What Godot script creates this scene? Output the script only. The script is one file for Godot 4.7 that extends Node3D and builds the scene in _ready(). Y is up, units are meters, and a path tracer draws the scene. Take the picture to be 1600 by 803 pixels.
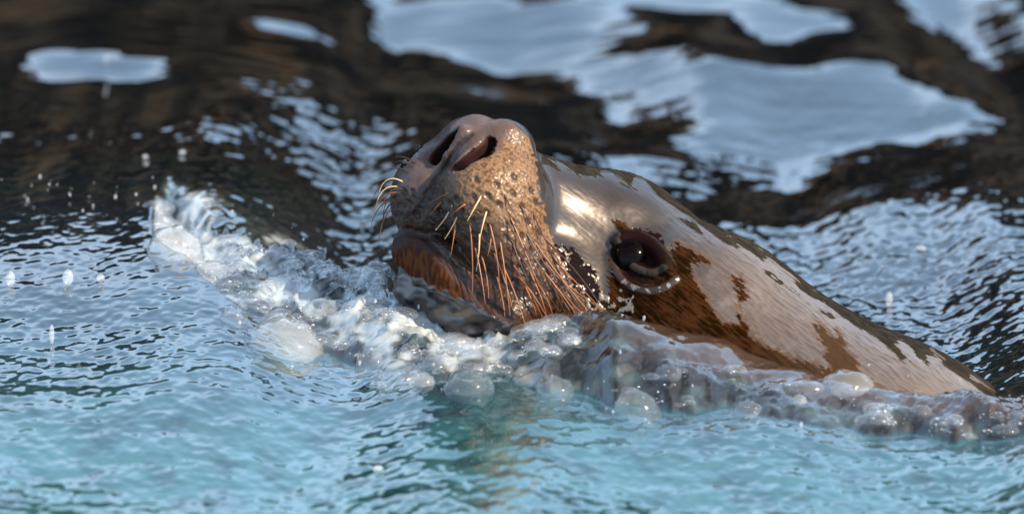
extends Node3D
# A sea lion lifting its head out of a pool, pushing a bow wave of froth and bubbles.
# Lengths on the animal are written in units of S metres in a frame (u right, v up, w towards the viewer) round the point that the lens looks at.

const S := 0.0005625
const DIST := 6.0
const PITCH := 15.0
const LEVEL := 200.0            # the water stands this many units below the point looked at

var EX := Vector3(1, 0, 0)
var EY := Vector3.ZERO
var EZ := Vector3.ZERO
var AIM := Vector3.ZERO
var EYE := Vector3.ZERO

var n1 := FastNoiseLite.new()
var n2 := FastNoiseLite.new()
var n3 := FastNoiseLite.new()
var n4 := FastNoiseLite.new()
var rng := RandomNumberGenerator.new()


func _ready() -> void:
	var p := deg_to_rad(PITCH)
	EY = Vector3(0, cos(p), -sin(p))
	EZ = Vector3(0, sin(p), cos(p))
	AIM = Vector3(0, LEVEL * S, 0)
	EYE = AIM + EZ * DIST
	# ---- camera
	var cam := Camera3D.new()
	cam.name = "camera"
	add_child(cam)
	cam.fov = rad_to_deg(2.0 * atan(803.0 * S / 2.0 / DIST))
	cam.near = 0.1
	cam.far = 200.0
	var at := CameraAttributesPhysical.new()
	at.frustum_focal_length = 12.0 / tan(deg_to_rad(cam.fov) / 2.0)
	at.frustum_focus_distance = DIST + 0.08
	at.frustum_near = 0.1
	at.frustum_far = 200.0
	at.exposure_aperture = 5.0
	cam.attributes = at
	cam.transform = Transform3D(Basis(EX, EY, EZ), EYE)
	cam.current = true
	# ---- sky, sun, exposure
	var sm := ProceduralSkyMaterial.new()
	sm.sky_top_color = Color(0.12, 0.215, 0.35)
	sm.sky_horizon_color = Color(0.72, 0.86, 1.0)
	sm.sky_curve = 0.62
	sm.sky_energy_multiplier = 1.22
	sm.ground_bottom_color = Color(0.10, 0.11, 0.11)
	sm.ground_horizon_color = Color(0.20, 0.19, 0.17)
	sm.sky_cover = added_cloud_cover()
	sm.sky_cover_modulate = Color(1, 1, 1, 1)
	sm.sun_angle_max = 42.0
	sm.sun_curve = 0.6
	var env := Environment.new()
	env.background_mode = Environment.BG_SKY
	env.sky = Sky.new()
	env.sky.sky_material = sm
	env.tonemap_mode = Environment.TONE_MAPPER_LINEAR
	env.tonemap_exposure = 1.45
	env.sdfgi_enabled = true
	env.ssao_enabled = true
	env.ssil_enabled = true
	var we := WorldEnvironment.new()
	we.name = "world_environment"
	we.environment = env
	add_child(we)
	var sun := DirectionalLight3D.new()
	sun.name = "sun"
	sun.light_color = Color(1.0, 0.94, 0.85)
	sun.light_energy = 1.6
	sun.light_angular_distance = 0.5
	sun.shadow_enabled = true
	add_child(sun)
	sun.look_at_from_position(Vector3(0.72, 0.62, 0.42) * 10.0, Vector3.ZERO, Vector3.UP)

	rng.seed = 7
	for k in 4:
		var n: FastNoiseLite = [n1, n2, n3, n4][k]
		n.seed = 11 + k * 17
		n.noise_type = FastNoiseLite.TYPE_SIMPLEX_SMOOTH
		n.fractal_type = FastNoiseLite.FRACTAL_NONE
		n.frequency = 1.0
	n4.fractal_type = FastNoiseLite.FRACTAL_FBM
	n4.fractal_octaves = 4

	ridge_tables()
	patch_table()
	smooth_leans()
	build_rocks()
	build_water()
	build_sea_lion()
	build_bubbles()


func added_cloud_cover() -> ImageTexture:
	# thin cloud added out of view to vary the reflections, the same all round
	var f := FastNoiseLite.new()
	f.seed = 21
	f.noise_type = FastNoiseLite.TYPE_SIMPLEX_SMOOTH
	f.frequency = 1.0
	f.fractal_octaves = 5
	var im := Image.create(512, 256, false, Image.FORMAT_RGBA8)
	for j in 256:
		var up := PI * (0.5 - (j + 0.5) / 256.0)
		for i in 512:
			var a := TAU * i / 512.0
			var d := Vector3(cos(up) * sin(a), sin(up), cos(up) * cos(a))
			var c := smoothstep(-0.05, 0.55, f.get_noise_3d(d.x * 1.6, d.y * 4.5, d.z * 1.6)) * smoothstep(0.0, 0.12, d.y)
			im.set_pixel(i, j, Color(0.95, 0.95, 0.96, c * 0.25))
	return ImageTexture.create_from_image(im)


# ------------------------------------------------------------------ helpers
func tag(o: Node, label := "", category := "", group := "", kind := "") -> Node:
	if label: o.set_meta("label", label)
	if category: o.set_meta("category", category)
	if group: o.set_meta("group", group)
	if kind: o.set_meta("kind", kind)
	return o

func put(called: String, mesh: Mesh, mat: Material, parent: Node = self) -> MeshInstance3D:
	var o := MeshInstance3D.new()
	o.name = called
	o.mesh = mesh
	if mat: o.material_override = mat
	parent.add_child(o, true)
	return o

func world_of(q: Vector3) -> Vector3:
	return AIM + (EX * q.x + EY * q.y + EZ * q.z) * S

func frame_of(px: float, py: float, w := 0.0) -> Vector3:
	# the point at depth w on the line of sight through (px, py), perspective included
	var k := (DIST - w * S) / DIST
	return Vector3((px - 800.0) * k, (401.0 - py) * k, w)

func seen_at(q: Vector3) -> Vector2:
	var r := q - EYE
	var depth := -r.dot(EZ)
	return Vector2(800.0 + r.x * DIST / depth / S, 401.0 - r.dot(EY) * DIST / depth / S)

func ground(px: float, py: float, y := 0.0) -> Vector3:
	var dir := (-EZ * DIST + EX * (px - 800.0) * S + EY * (401.0 - py) * S)
	return EYE + dir * ((y - EYE.y) / dir.y)

func table(keys: PackedFloat32Array, vals: PackedFloat32Array, x: float) -> float:
	if x <= keys[0]: return vals[0]
	for i in range(1, keys.size()):
		if x <= keys[i]:
			var t := (x - keys[i - 1]) / (keys[i] - keys[i - 1])
			t = t * t * (3.0 - 2.0 * t) * 0.5 + t * 0.5
			return lerpf(vals[i - 1], vals[i], t)
	return vals[vals.size() - 1]

func array_mesh(v: PackedVector3Array, n: PackedVector3Array, c: PackedColorArray, idx: PackedInt32Array) -> ArrayMesh:
	var a := []
	a.resize(Mesh.ARRAY_MAX)
	a[Mesh.ARRAY_VERTEX] = v
	a[Mesh.ARRAY_NORMAL] = n
	if c.size(): a[Mesh.ARRAY_COLOR] = c
	a[Mesh.ARRAY_INDEX] = idx
	var m := ArrayMesh.new()
	m.add_surface_from_arrays(Mesh.PRIMITIVE_TRIANGLES, a)
	return m

func noise_tex(freq: float, octaves: int, seed_: int, normal := false, strength := 4.0, size := 512) -> NoiseTexture2D:
	var f := FastNoiseLite.new()
	f.noise_type = FastNoiseLite.TYPE_SIMPLEX_SMOOTH
	f.frequency = freq
	f.seed = seed_
	f.fractal_octaves = octaves
	var t := NoiseTexture2D.new()
	t.width = size
	t.height = size
	t.seamless = true
	t.noise = f
	t.as_normal_map = normal
	t.bump_strength = strength
	return t


# ------------------------------------------------------------------ the water
# The bow wave: along x, where its foot meets the flat water, and where and how high its crest stands.
var rk := PackedFloat32Array()
var r_foot := PackedFloat32Array()
var r_crest := PackedFloat32Array()
var r_high := PackedFloat32Array()

func ridge_tables() -> void:
	var rows := [
		[120, 425, 424, 0.04], [190, 432, 428, 0.05], [230, 446, 412, 0.07], [280, 484, 388, 0.10], [330, 522, 386, 0.13], [380, 548, 390, 0.15], [460, 560, 404, 0.16],
		[560, 594, 432, 0.15], [640, 612, 470, 0.13], [700, 619, 514, 0.105], [800, 630, 512, 0.10], [900, 641, 494, 0.095],
		[960, 654, 490, 0.10], [1100, 659, 526, 0.115], [1200, 662, 560, 0.11], [1300, 666, 594, 0.08], [1450, 673, 620, 0.05], [1600, 684, 628, 0.045], [1800, 694, 640, 0.04], [2100, 706, 676, 0.05]]
	for r in rows:
		var foot := ground(r[0], r[1])
		var zc: float = foot.z - r[3]
		# height at which the crest is seen at that row
		var dir: Vector3 = -EZ * DIST + EX * ((r[0] - 800.0) * S) + EY * ((401.0 - r[2]) * S)
		var y: float = (EYE + dir * ((zc - EYE.z) / dir.z)).y
		rk.append(foot.x)
		r_foot.append(foot.z)
		r_crest.append(zc)
		r_high.append(maxf(y, 0.0))

# Long slow waves: where the surface leans towards the viewer (and shows the sky), as ellipses in the view of the calm surface.
const LEANS := [
	# px, py, rx, ry, turn, lean
	[165, 168, 112, 22, 0.16, 1.5],
	[500, 98, 150, 9, 0.03, 0.95], [600, 25, 60, 34, 0.3, 1.1], [740, 48, 170, 40, 0.05, 1.2], [880, 60, 150, 42, 0.1, 1.1], [1040, 18, 130, 16, 0.0, 1.0],
	[1200, 50, 130, 26, 0.08, 1.1], [960, 115, 120, 20, 0.1, 1.0], [1100, 160, 240, 52, 0.12, 1.2], [1330, 160, 190, 46, 0.1, 1.1], [1180, 222, 130, 34, 0.1, 1.0], [1480, 185, 70, 24, 0.0, 0.8],
	[1530, 35, 150, 40, 0.4, 1.2], [1000, 255, 160, 24, 0.05, 0.9], [530, 225, 120, 30, 0.0, 0.5], [545, 300, 110, 60, 0.5, 0.5],
	[180, 288, 210, 16, 0.0, 0.55], [120, 530, 240, 50, 0.05, 0.25], [330, 610, 400, 70, 0.1, 0.5], [1350, 365, 260, 60, 0.1, 0.7], [1420, 460, 170, 60, 0.2, 0.6],
	[800, 740, 900, 100, 0.0, 0.6], [1250, 730, 380, 50, 0.0, 0.6], [250, 720, 300, 60, 0.0, 0.4],
	[170, 330, 330, 60, 0.0, -0.6], [90, 385, 280, 45, 0.03, -0.55], [120, 230, 300, 40, 0.0, -0.5],
	[1080, 45, 60, 14, 0.0, -1.6], [1310, 82, 60, 12, 0.0, -1.6], [1180, 108, 110, 11, 0.05, -1.6], [450, 40, 90, 22, 0.0, -0.8], [120, 60, 150, 40, 0.0, -0.5], [700, 130, 260, 30, 0.05, -0.7],
	[1380, 290, 260, 20, -0.12, -1.0], [1500, 120, 70, 30, 0.35, -0.9], [1000, 190, 110, 20, 0.1, -0.7], [200, 225, 250, 26, 0.0, -0.5], [150, 365, 200, 36, 0.0, -0.6]]
const PX0 := -1.0
const PZ0 := -2.9
const PDX := 0.01
const PDZ := 0.015
const PNX := 201
const PNZ := 261
var lean_h := PackedFloat32Array()

func patch_table() -> void:
	lean_h.resize(PNX * PNZ)
	for i in PNX:
		var h := 0.0
		for j in PNZ:
			var x := PX0 + i * PDX
			var z := PZ0 + j * PDZ
			var s := seen_at(Vector3(x, 0, z))
			var wx := n1.get_noise_2d(s.x * 0.009, s.y * 0.02) * 34.0 + n2.get_noise_2d(s.x * 0.03, s.y * 0.06) * 10.0
			var wy := n2.get_noise_2d(s.x * 0.008 + 40.0, s.y * 0.02) * 12.0 + n1.get_noise_2d(s.x * 0.03, s.y * 0.07 + 9.0) * 5.0
			var lean := -0.22 - 0.2 * smoothstep(700.0, 300.0, s.x) * smoothstep(540.0, 420.0, s.y) + n3.get_noise_2d(x * 2.2, z * 1.6) * 0.25
			for e in LEANS:
				var dx: float = s.x + wx - e[0]
				var dy: float = s.y + wy - e[1]
				if absf(dx) > e[2] * 1.6 or absf(dy) > e[2] * 0.6 + e[3] * 1.6: continue
				var c := cos(e[4])
				var sn := sin(e[4])
				var a: float = (dx * c + dy * sn) / e[2]
				var b: float = (-dx * sn + dy * c) / e[3]
				var q := a * a + b * b
				if q < 2.2:
					lean += e[5] * (1.0 - smoothstep(0.5, 1.25, q))
			lean = clampf(lean, -0.9, 1.3)
			h += (-lean * 0.12 - h / 0.8) * PDZ
			lean_h[i * PNZ + j] = h

func smooth_leans() -> void:
	for round_ in 9:
		var src := lean_h.duplicate()
		for i in range(1, PNX - 1):
			for j in PNZ:
				lean_h[i * PNZ + j] = (src[(i - 1) * PNZ + j] + src[i * PNZ + j] * 2.0 + src[(i + 1) * PNZ + j]) * 0.25

func lean_at(x: float, z: float) -> float:
	var fx := clampf((x - PX0) / PDX, 0.0, PNX - 1.001)
	var fz := clampf((z - PZ0) / PDZ, 0.0, PNZ - 1.001)
	var i := int(fx)
	var j := int(fz)
	fx -= i
	fz -= j
	var k := i * PNZ + j
	return lerpf(lerpf(lean_h[k], lean_h[k + 1], fz), lerpf(lean_h[k + PNZ], lean_h[k + PNZ + 1], fz), fx)

var froth_here := 0.0     # set by water_y: how deep inside the bow wave the last point was
var body_here := 0.0

func water_y(x: float, z: float) -> float:
	var edge := smoothstep(1.0, 0.75, absf(x)) * smoothstep(-2.6, -2.3, z) * smoothstep(0.98, 0.8, z)
	if edge <= 0.0:
		froth_here = 0.0
		return 0.0
	var foot := table(rk, r_foot, x) + n1.get_noise_2d(x * 14.0, 3.0) * 0.016 + n2.get_noise_2d(x * 45.0, 8.0) * 0.006
	var crest := table(rk, r_crest, x)
	var high := table(rk, r_high, x)
	var t := (foot - z) / (foot - crest)
	var up := 0.0
	if t > 0.0:
		if t < 1.0:
			up = 1.0 - pow(1.0 - t, 1.9)
		else:
			var b := (crest - z) / 0.075
			up = exp(-b * b)
	froth_here = up * smoothstep(0.002, 0.02, high)
	var y := high * up
	# lumps and hollows of the broken water
	if froth_here > 0.01:
		var zz := z
		z -= y * 1.2      # measured over the slope, so that nothing is drawn out down the front
		var left := smoothstep(0.12, -0.05, x)
		var lump := n1.get_noise_2d(x * 22.0, z * 14.0) * 0.0070 + (pow(1.0 - absf(n2.get_noise_2d(x * 30.0, z * 21.0)), 3.0) * 0.0060 - 0.002) * (0.45 + left) + (pow(1.0 - absf(n3.get_noise_2d(x * 62.0, z * 44.0)), 3.0) - 0.4) * 0.0022 + n3.get_noise_2d(x * 95.0, z * 70.0) * 0.0016
		var sheet := smoothstep(0.04, 0.10, x) * smoothstep(0.42, 0.30, x) * smoothstep(0.35, 0.65, t)
		y += lump * froth_here * (1.0 - 0.85 * sheet) + n1.get_noise_2d(x * 12.0 + z * 20.0, z * 8.0 - x * 4.0) * 0.002 * sheet
		z = zz
	# long waves
	y += lean_at(x, z) * (1.0 - froth_here)
	# ripples: rings about the muzzle, chop to the right and in front, little at the back
	var s := seen_at(Vector3(x, 0, z))
	var near := smoothstep(230.0, 420.0, s.y - 190.0 * smoothstep(650.0, 350.0, s.x))
	var right := smoothstep(1000.0, 1250.0, s.x) * smoothstep(250.0, 340.0, s.y)
	var rings := smoothstep(300.0, 60.0, Vector2(s.x - 560.0, (s.y - 310.0) * 1.6).length())
	var streak := exp(-pow((s.y - 290.0) / 22.0, 2.0)) * smoothstep(620.0, 400.0, s.x)
	var amp := 0.05 + 0.42 * near + 0.2 * smoothstep(560.0, 680.0, s.y) + 0.12 * right + 0.75 * rings + 0.6 * streak + 0.18 * smoothstep(150.0, 260.0, s.y) + 0.12 * smoothstep(850.0, 1000.0, s.x) * smoothstep(90.0, 140.0, s.y)
	amp *= 1.0 - 0.7 * froth_here
	var front := smoothstep(560.0, 690.0, s.y)
	var r := n4.get_noise_2d(x * 9.0, z * 13.0 + 3.0) * 0.0022 * front
	amp *= 1.0 - 0.35 * front
	r += n1.get_noise_2d(x * 26.0 + 5.0, z * 22.0) * 0.00085
	r += n2.get_noise_2d(x * 48.0, z * 44.0 + 7.0) * 0.00075
	r += n3.get_noise_2d(x * 90.0, z * 95.0) * 0.00048
	r += n2.get_noise_2d(x * 8.0 + 9.0, z * 36.0) * 0.00038 * smoothstep(330.0, 200.0, s.y) / maxf(amp, 0.05)
	if rings > 0.02:
		var c := Vector2(x + 0.02, z + 0.32)
		var d := c.length() + n1.get_noise_2d(x * 9.0, z * 9.0) * 0.03
		r += sin(d * 230.0) * 0.00060 * rings * (0.6 + n2.get_noise_2d(x * 16.0, z * 12.0))
	y += r * amp
	return y * edge


func build_water() -> void:
	var xs := PackedFloat32Array()
	var zs := PackedFloat32Array()
	var x := -0.86
	while x <= 0.8601:
		xs.append(x)
		x += 0.0027
	var z := -2.6
	while z < 1.0:
		zs.append(z)
		z += 0.0075 if z < -1.0 else 0.0055 if z < -0.5 or z > 0.42 else 0.0034
	var nx := xs.size()
	var nz := zs.size()
	var v := PackedVector3Array()
	var c := PackedColorArray()
	v.resize(nx * nz)
	c.resize(nx * nz)
	var rows: Array = []
	rows.resize(nz)
	for j in nz:
		for i in nx:
			var y := water_y(xs[i], zs[j])
			v[j * nx + i] = Vector3(xs[i], y, zs[j])
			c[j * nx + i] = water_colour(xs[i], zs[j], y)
	var n := PackedVector3Array()
	n.resize(nx * nz)
	var idx := PackedInt32Array()
	idx.resize((nx - 1) * (nz - 1) * 6)
	var k := 0
	for j in nz:
		var ja := maxi(j - 1, 0) * nx
		var jb := mini(j + 1, nz - 1) * nx
		for i in nx:
			var ia := maxi(i - 1, 0)
			var ib := mini(i + 1, nx - 1)
			n[j * nx + i] = (v[jb + i] - v[ja + i]).cross(v[j * nx + ib] - v[j * nx + ia]).normalized()
			if i < nx - 1 and j < nz - 1:
				var a := j * nx + i
				idx[k] = a; idx[k + 1] = a + 1; idx[k + 2] = a + nx
				idx[k + 3] = a + 1; idx[k + 4] = a + nx + 1; idx[k + 5] = a + nx
				k += 6
	var m := StandardMaterial3D.new()
	m.resource_name = "pool water"
	m.vertex_color_use_as_albedo = true
	m.roughness = 0.04
	m.metallic_specular = 0.68
	m.clearcoat_enabled = true
	m.clearcoat = 1.0
	m.clearcoat_roughness = 0.03
	var holder := put("water", array_mesh(v, n, c, idx), m)
	tag(holder, "", "", "", "structure")
	# the rest of the pool
	var far := SurfaceTool.new()
	far.begin(Mesh.PRIMITIVE_TRIANGLES)
	var x0 := xs[0]
	var x1 := xs[nx - 1]
	var z0 := zs[0]
	var z1 := zs[nz - 1]
	for q in [[-14.0, x0, -9.0, 9.0], [x1, 14.0, -9.0, 9.0], [x0, x1, -9.0, z0], [x0, x1, z1, 9.0]]:
		var a := Vector3(q[0], 0, q[2])
		var b := Vector3(q[1], 0, q[2])
		var d := Vector3(q[0], 0, q[3])
		var e := Vector3(q[1], 0, q[3])
		for t in [a, b, d, b, e, d]:
			far.set_normal(Vector3.UP)
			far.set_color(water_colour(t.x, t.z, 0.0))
			far.add_vertex(t)
	tag(put("water", far.commit(), m), "", "", "", "structure")

func water_colour(x: float, z0: float, y: float) -> Color:
	var z := z0
	# far water is dark; near water is turquoise; broken water is grey with air
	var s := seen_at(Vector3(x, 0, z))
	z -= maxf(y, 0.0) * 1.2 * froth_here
	var near_mix := smoothstep(500.0, 640.0, s.y + n4.get_noise_2d(x * 5.0, z * 3.0) * 90.0)
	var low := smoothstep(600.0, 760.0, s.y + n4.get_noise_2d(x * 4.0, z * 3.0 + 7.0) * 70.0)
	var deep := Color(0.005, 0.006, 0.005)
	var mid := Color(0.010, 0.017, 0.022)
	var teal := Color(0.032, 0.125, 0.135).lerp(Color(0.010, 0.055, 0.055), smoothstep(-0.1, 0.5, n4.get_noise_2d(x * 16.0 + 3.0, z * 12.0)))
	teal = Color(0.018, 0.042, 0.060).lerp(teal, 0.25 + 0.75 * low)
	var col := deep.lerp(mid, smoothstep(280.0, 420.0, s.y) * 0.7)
	col = col.lerp(teal, near_mix)
	if froth_here > 0.0:
		var broken := Color(0.022, 0.020, 0.017).lerp(Color(0.060, 0.085, 0.080), smoothstep(-0.1, 0.5, n4.get_noise_2d(x * 20.0, z * 14.0)))
		var over := smoothstep(0.06, 0.16, x) * smoothstep(0.5, 0.9, froth_here)
		broken = broken.lerp(Color(0.070, 0.046, 0.032), over)
		var air := smoothstep(-0.15, 0.35, n4.get_noise_2d(x * 17.0 + 8.0, z * 10.0) + 0.25 * n2.get_noise_2d(x * 60.0, z * 40.0)) * smoothstep(0.06, -0.06, x)
		broken = broken.lerp(Color(0.50, 0.54, 0.54), air * 0.9)
		col = col.lerp(broken, smoothstep(0.0, 0.10, froth_here))
	return col


func build_rocks() -> void:
	# the rock face on the far side of the pool, mirrored by the calm water
	var v := PackedVector3Array()
	var c := PackedColorArray()
	var idx := PackedInt32Array()
	var nx := 150
	var ny := 30
	for j in ny + 1:
		for i in nx + 1:
			var x := lerpf(-15.0, 15.0, float(i) / nx)
			var top := 2.95 + 0.75 * smoothstep(0.1, -1.0, x) + n4.get_noise_2d(x * 0.5, 2.0) * 0.9 + n3.get_noise_2d(x * 2.1, 5.0) * 0.16
			var f := float(j) / ny
			var y := lerpf(-0.3, top, f)
			var bulge := n4.get_noise_3d(x * 0.55, y * 0.8, 1.0) * 0.9 + absf(n3.get_noise_3d(x * 1.5, y * 1.9, 4.0)) * 0.35
			var z := -8.6 + bulge - f * f * 0.8
			if j == ny: z = -11.5
			v.append(Vector3(x, y, z))
			var g := n4.get_noise_3d(x * 0.9, y * 1.4, 9.0)
			c.append(Color(0.013, 0.0105, 0.0075).lerp(Color(0.050, 0.029, 0.012), smoothstep(0.1, 0.5, g)).lerp(Color(0.005, 0.0055, 0.005), smoothstep(0.1, -0.4, g)))
	for j in ny:
		for i in nx:
			var a := j * (nx + 1) + i
			idx.append_array([a, a + nx + 1, a + 1, a + 1, a + nx + 1, a + nx + 2])
	var st := SurfaceTool.new()
	st.create_from_arrays(array_mesh(v, v, c, idx).surface_get_arrays(0))
	st.generate_normals()
	var m := StandardMaterial3D.new()
	m.resource_name = "weathered rock"
	m.vertex_color_use_as_albedo = true
	m.roughness = 0.95
	tag(put("rock_cliff", st.commit(), m), "brown weathered rock face along the far side of the pool", "rock")


# ------------------------------------------------------------------ the sea lion
var O := Vector3(146, 0, -300)
var HA := Vector3(-0.709, 0.5, 0.497)       # along the snout
var HD := Vector3(0.410, 0.866, -0.287)     # crown
var HL := Vector3(0.574, 0.0, 0.819)        # the animal's left

var p_kind := PackedInt32Array()
var p_a := PackedVector3Array()
var p_b := PackedVector3Array()
var p_r := PackedVector3Array()
var p_k := PackedFloat32Array()
var p_cut := PackedInt32Array()
var p_mid := PackedVector3Array()
var p_far := PackedFloat32Array()
var all_prims := PackedInt32Array()

func hd(a: float, d: float, l: float) -> Vector3:
	return O + HA * a + HD * d + HL * l

func prim(kind: int, a: Vector3, b: Vector3, r: Vector3, k: float, cut := 0) -> void:
	all_prims.append(p_kind.size())
	p_kind.append(kind)
	p_a.append(a)
	p_b.append(b)
	p_r.append(r)
	p_k.append(k)
	p_cut.append(cut)
	p_mid.append((a + b) * 0.5)
	p_far.append((a - b).length() * 0.5 + maxf(r.x, maxf(r.y, r.z)))

func cone(a: Vector3, b: Vector3, ra: float, rb: float, k: float, cut := 0) -> void:
	prim(0, a, b, Vector3(ra, rb, 0), k, cut)

func egg(at: Vector3, r: Vector3, k: float, cut := 0) -> void:
	prim(1, at, at, r, k, cut)

func sd(p: Vector3, list: PackedInt32Array) -> float:
	var d := 1000.0
	for i in list:
		var e := 0.0
		var q := p - p_a[i]
		var r := p_r[i]
		if p_kind[i] == 0:
			var ba := p_b[i] - p_a[i]
			var t := clampf(q.dot(ba) / ba.dot(ba), 0.0, 1.0)
			e = (q - ba * t).length() - lerpf(r.x, r.y, t)
		else:
			var s := Vector3(q.dot(HA), q.dot(HD), q.dot(HL)) / r
			var k0 := s.length()
			e = k0 * (k0 - 1.0) / maxf((s / r).length(), 1e-6)
		var k := p_k[i]
		if p_cut[i]:
			e = -e
			var h := maxf(k - absf(d - e), 0.0) / k
			d = maxf(d, e) + h * h * k * 0.25
		else:
			var h := maxf(k - absf(d - e), 0.0) / k
			d = minf(d, e) - h * h * k * 0.25
	return d

func skin_at(px: float, py: float, deep := 0.0) -> Vector3:
	# where the line of sight through (px, py) first meets the body
	var w := 250.0
	for i in 60:
		var d := sd(frame_of(px, py, w), all_prims)
		if d < 0.6: break
		w -= maxf(d * 0.8, 0.5)
		if w < -600.0: break
	return frame_of(px, py, w - deep)

func spline(pts: Array, steps := 4) -> Array:
	var out: Array = []
	for i in pts.size() - 1:
		var a: Array = [pts[maxi(i - 1, 0)], pts[i], pts[i + 1], pts[mini(i + 2, pts.size() - 1)]]
		var q: Array = []
		for k in 4: q.append(Vector2(a[k][0], a[k][1]))
		for t in steps: out.append(q[1].cubic_interpolate(q[2], q[0], q[3], float(t) / steps))
	out.append(Vector2(pts[-1][0], pts[-1][1]))
	return out

func chain(pts: Array, r: float, k: float, cut := 0, deep := 0.0) -> void:
	var w: Array = []
	for q in pts:
		w.append(skin_at(q[0], q[1], deep))
	for i in range(1, w.size()):
		cone(w[i - 1], w[i], r, r, k, cut)

var eye_at := Vector3.ZERO
var holes: Array = []
var rims: Array = []
var rim_lines: Array = []

func shape_sea_lion() -> void:
	# neck and trunk
	cone(hd(-30, -20, 0), Vector3(297, -140, -235), 145, 172, 60)
	cone(Vector3(297, -140, -235), Vector3(572, -374, -95), 172, 235, 60)
	cone(Vector3(572, -374, -95), Vector3(930, -680, 60), 235, 280, 60)
	# skull, snout
	egg(hd(-35, -15, 0), Vector3(170, 150, 132), 50)
	cone(hd(20, 8, 0), hd(235, -8, 0), 118, 74, 45)
	# cheeks and throat
	cone(hd(165, -115, 62), hd(0, -115, 60), 62, 95, 45)
	cone(hd(165, -115, -62), hd(0, -115, -60), 62, 95, 45)
	cone(Vector3(-95, -85, -200), Vector3(150, -210, -240), 55, 130, 40)
	# whisker pads
	egg(hd(262, -48, 58), Vector3(92, 90, 72), 25)
	egg(hd(262, -48, -58), Vector3(95, 90, 74), 12)
	cone(hd(235, -110, 78), hd(150, -165, 92), 52, 40, 30)
	cone(hd(235, -110, -78), hd(150, -165, -92), 52, 40, 30)
	# nose
	egg(hd(312, 22, 0), Vector3(46, 44, 56), 22)
	egg(hd(280, 46, 50), Vector3(48, 36, 36), 20)
	egg(hd(285, 46, -42), Vector3(48, 36, 36), 20)
	cone(hd(240, 40, 0), hd(308, 46, 0), 38, 30, 22)
	egg(hd(280, 4, -52), Vector3(56, 62, 48), 30)
	egg(hd(272, -50, -80), Vector3(86, 84, 66), 24)
	# brows
	egg(hd(15, 48, 84), Vector3(62, 34, 34), 34)
	egg(hd(15, 48, -84), Vector3(62, 34, 34), 34)
	# lower jaw and chin
	cone(Vector3(-155, 12, -184), Vector3(-94, -25, -108), 38, 43, 5)
	cone(Vector3(-96, -28, -112), Vector3(-8, -92, -85), 42, 44, 12)
	cone(Vector3(-150, -50, -190), Vector3(-60, -108, -120), 40, 40, 14)
	# nostrils
	chain([[690, 264], [702, 238], [722, 206]], 9.0, 12, 0, 3.0)
	for h in [[[711, 203, 5], [696, 221, 13], [683, 240, 18]], [[761, 218, 8], [742, 236, 19], [720, 252, 16], [705, 261, 7]]]:
		var at: Array = []
		for q in h: at.append(skin_at(q[0], q[1]))
		for i in range(1, h.size()):
			holes.append([at[i - 1] - HA * 2.0, at[i] - HA * 2.0, float(h[i - 1][2]), float(h[i][2])])
	for h in holes:
		for deep in [-8.0, 0.0, 8.0, 17.0, 28.0, 40.0]:
			cone(h[0] - HA * deep, h[1] - HA * deep, h[2] * (1.0 - deep * 0.006), h[3] * (1.0 - deep * 0.006), 3, 1)
	chain([[620, 419], [650, 436], [675, 448], [716, 466], [769, 493]], 5.0, 8, 0, 2.0)
	chain([[694, 262], [682, 280], [668, 304], [652, 338]], 5.0, 8, 1, 0.0)
	chain([[696, 262], [703, 244], [718, 224], [738, 209]], 3.0, 5, 1, 0.0)
	# the line of the lips
	chain([[612, 378], [622, 368], [638, 360], [664, 368], [692, 397], [718, 432], [744, 462], [792, 497]], 6.0, 6, 1, 0.0)
	# eye socket and lids
	var e := skin_at(1004, 403)
	eye_at = e - HL * 31.0
	for line in [[[964, 374], [973, 396], [986, 412], [1003, 422], [1022, 425], [1038, 417]], [[956, 400], [966, 428], [984, 446], [1010, 454], [1038, 449], [1058, 435]], [[963, 376], [979, 371], [1001, 377], [1021, 391], [1039, 418]]]:
		line = spline(line)
		var rim: Array = []
		for q in line: rim.append(skin_at(q.x, q.y, 0.0))
		if rims.size() < 2: rim_lines.append(line)
		rims.append(rim)
	var mirrored := eye_at - HL * (2.0 * (eye_at - O).dot(HL))
	cone(mirrored - HA * 26.0 - HD * 8.0 - HL * 26.0, mirrored + HA * 26.0 - HD * 4.0 - HL * 26.0, 6, 6, 6)
	for k in 3:
		for i in range(1, rims[k].size()):
			var r: float = [5.0, 5.0, 11.0][k]
			cone(rims[k][i - 1] + HL * [1.0, -2.0, 9.0][k], rims[k][i] + HL * [1.0, -2.0, 9.0][k], r, r, 8)

var g_h := 4.0
var g_lo := Vector3(-225, -330, -460)
var g_n := Vector3i(120, 74, 76)     # in blocks of 4 cells
const BC := 4
var blocks: Array = []
var block_vals: Array = []
var block_list: Array = []

func block_task(i: int) -> void:
	var b: Vector3i = blocks[i]
	var lo := g_lo + Vector3(b) * (g_h * BC)
	var mid := lo + Vector3.ONE * (g_h * BC * 0.5)
	var reach := g_h * BC * 0.87
	var list := PackedInt32Array()
	for k in block_list[i]:
		if (p_mid[k] - mid).length() - p_far[k] < reach * 2.0 + p_k[k] + 4.0:
			list.append(k)
	if list.is_empty(): return
	var d := sd(mid, list)
	if absf(d) > reach * 1.7 + 3.0: return
	var vals := PackedFloat32Array()
	vals.resize((BC + 1) * (BC + 1) * (BC + 1))
	var n := 0
	for z in BC + 1:
		for y in BC + 1:
			for x in BC + 1:
				vals[n] = sd(lo + Vector3(x, y, z) * g_h, list)
				n += 1
	block_vals[i] = vals

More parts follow.
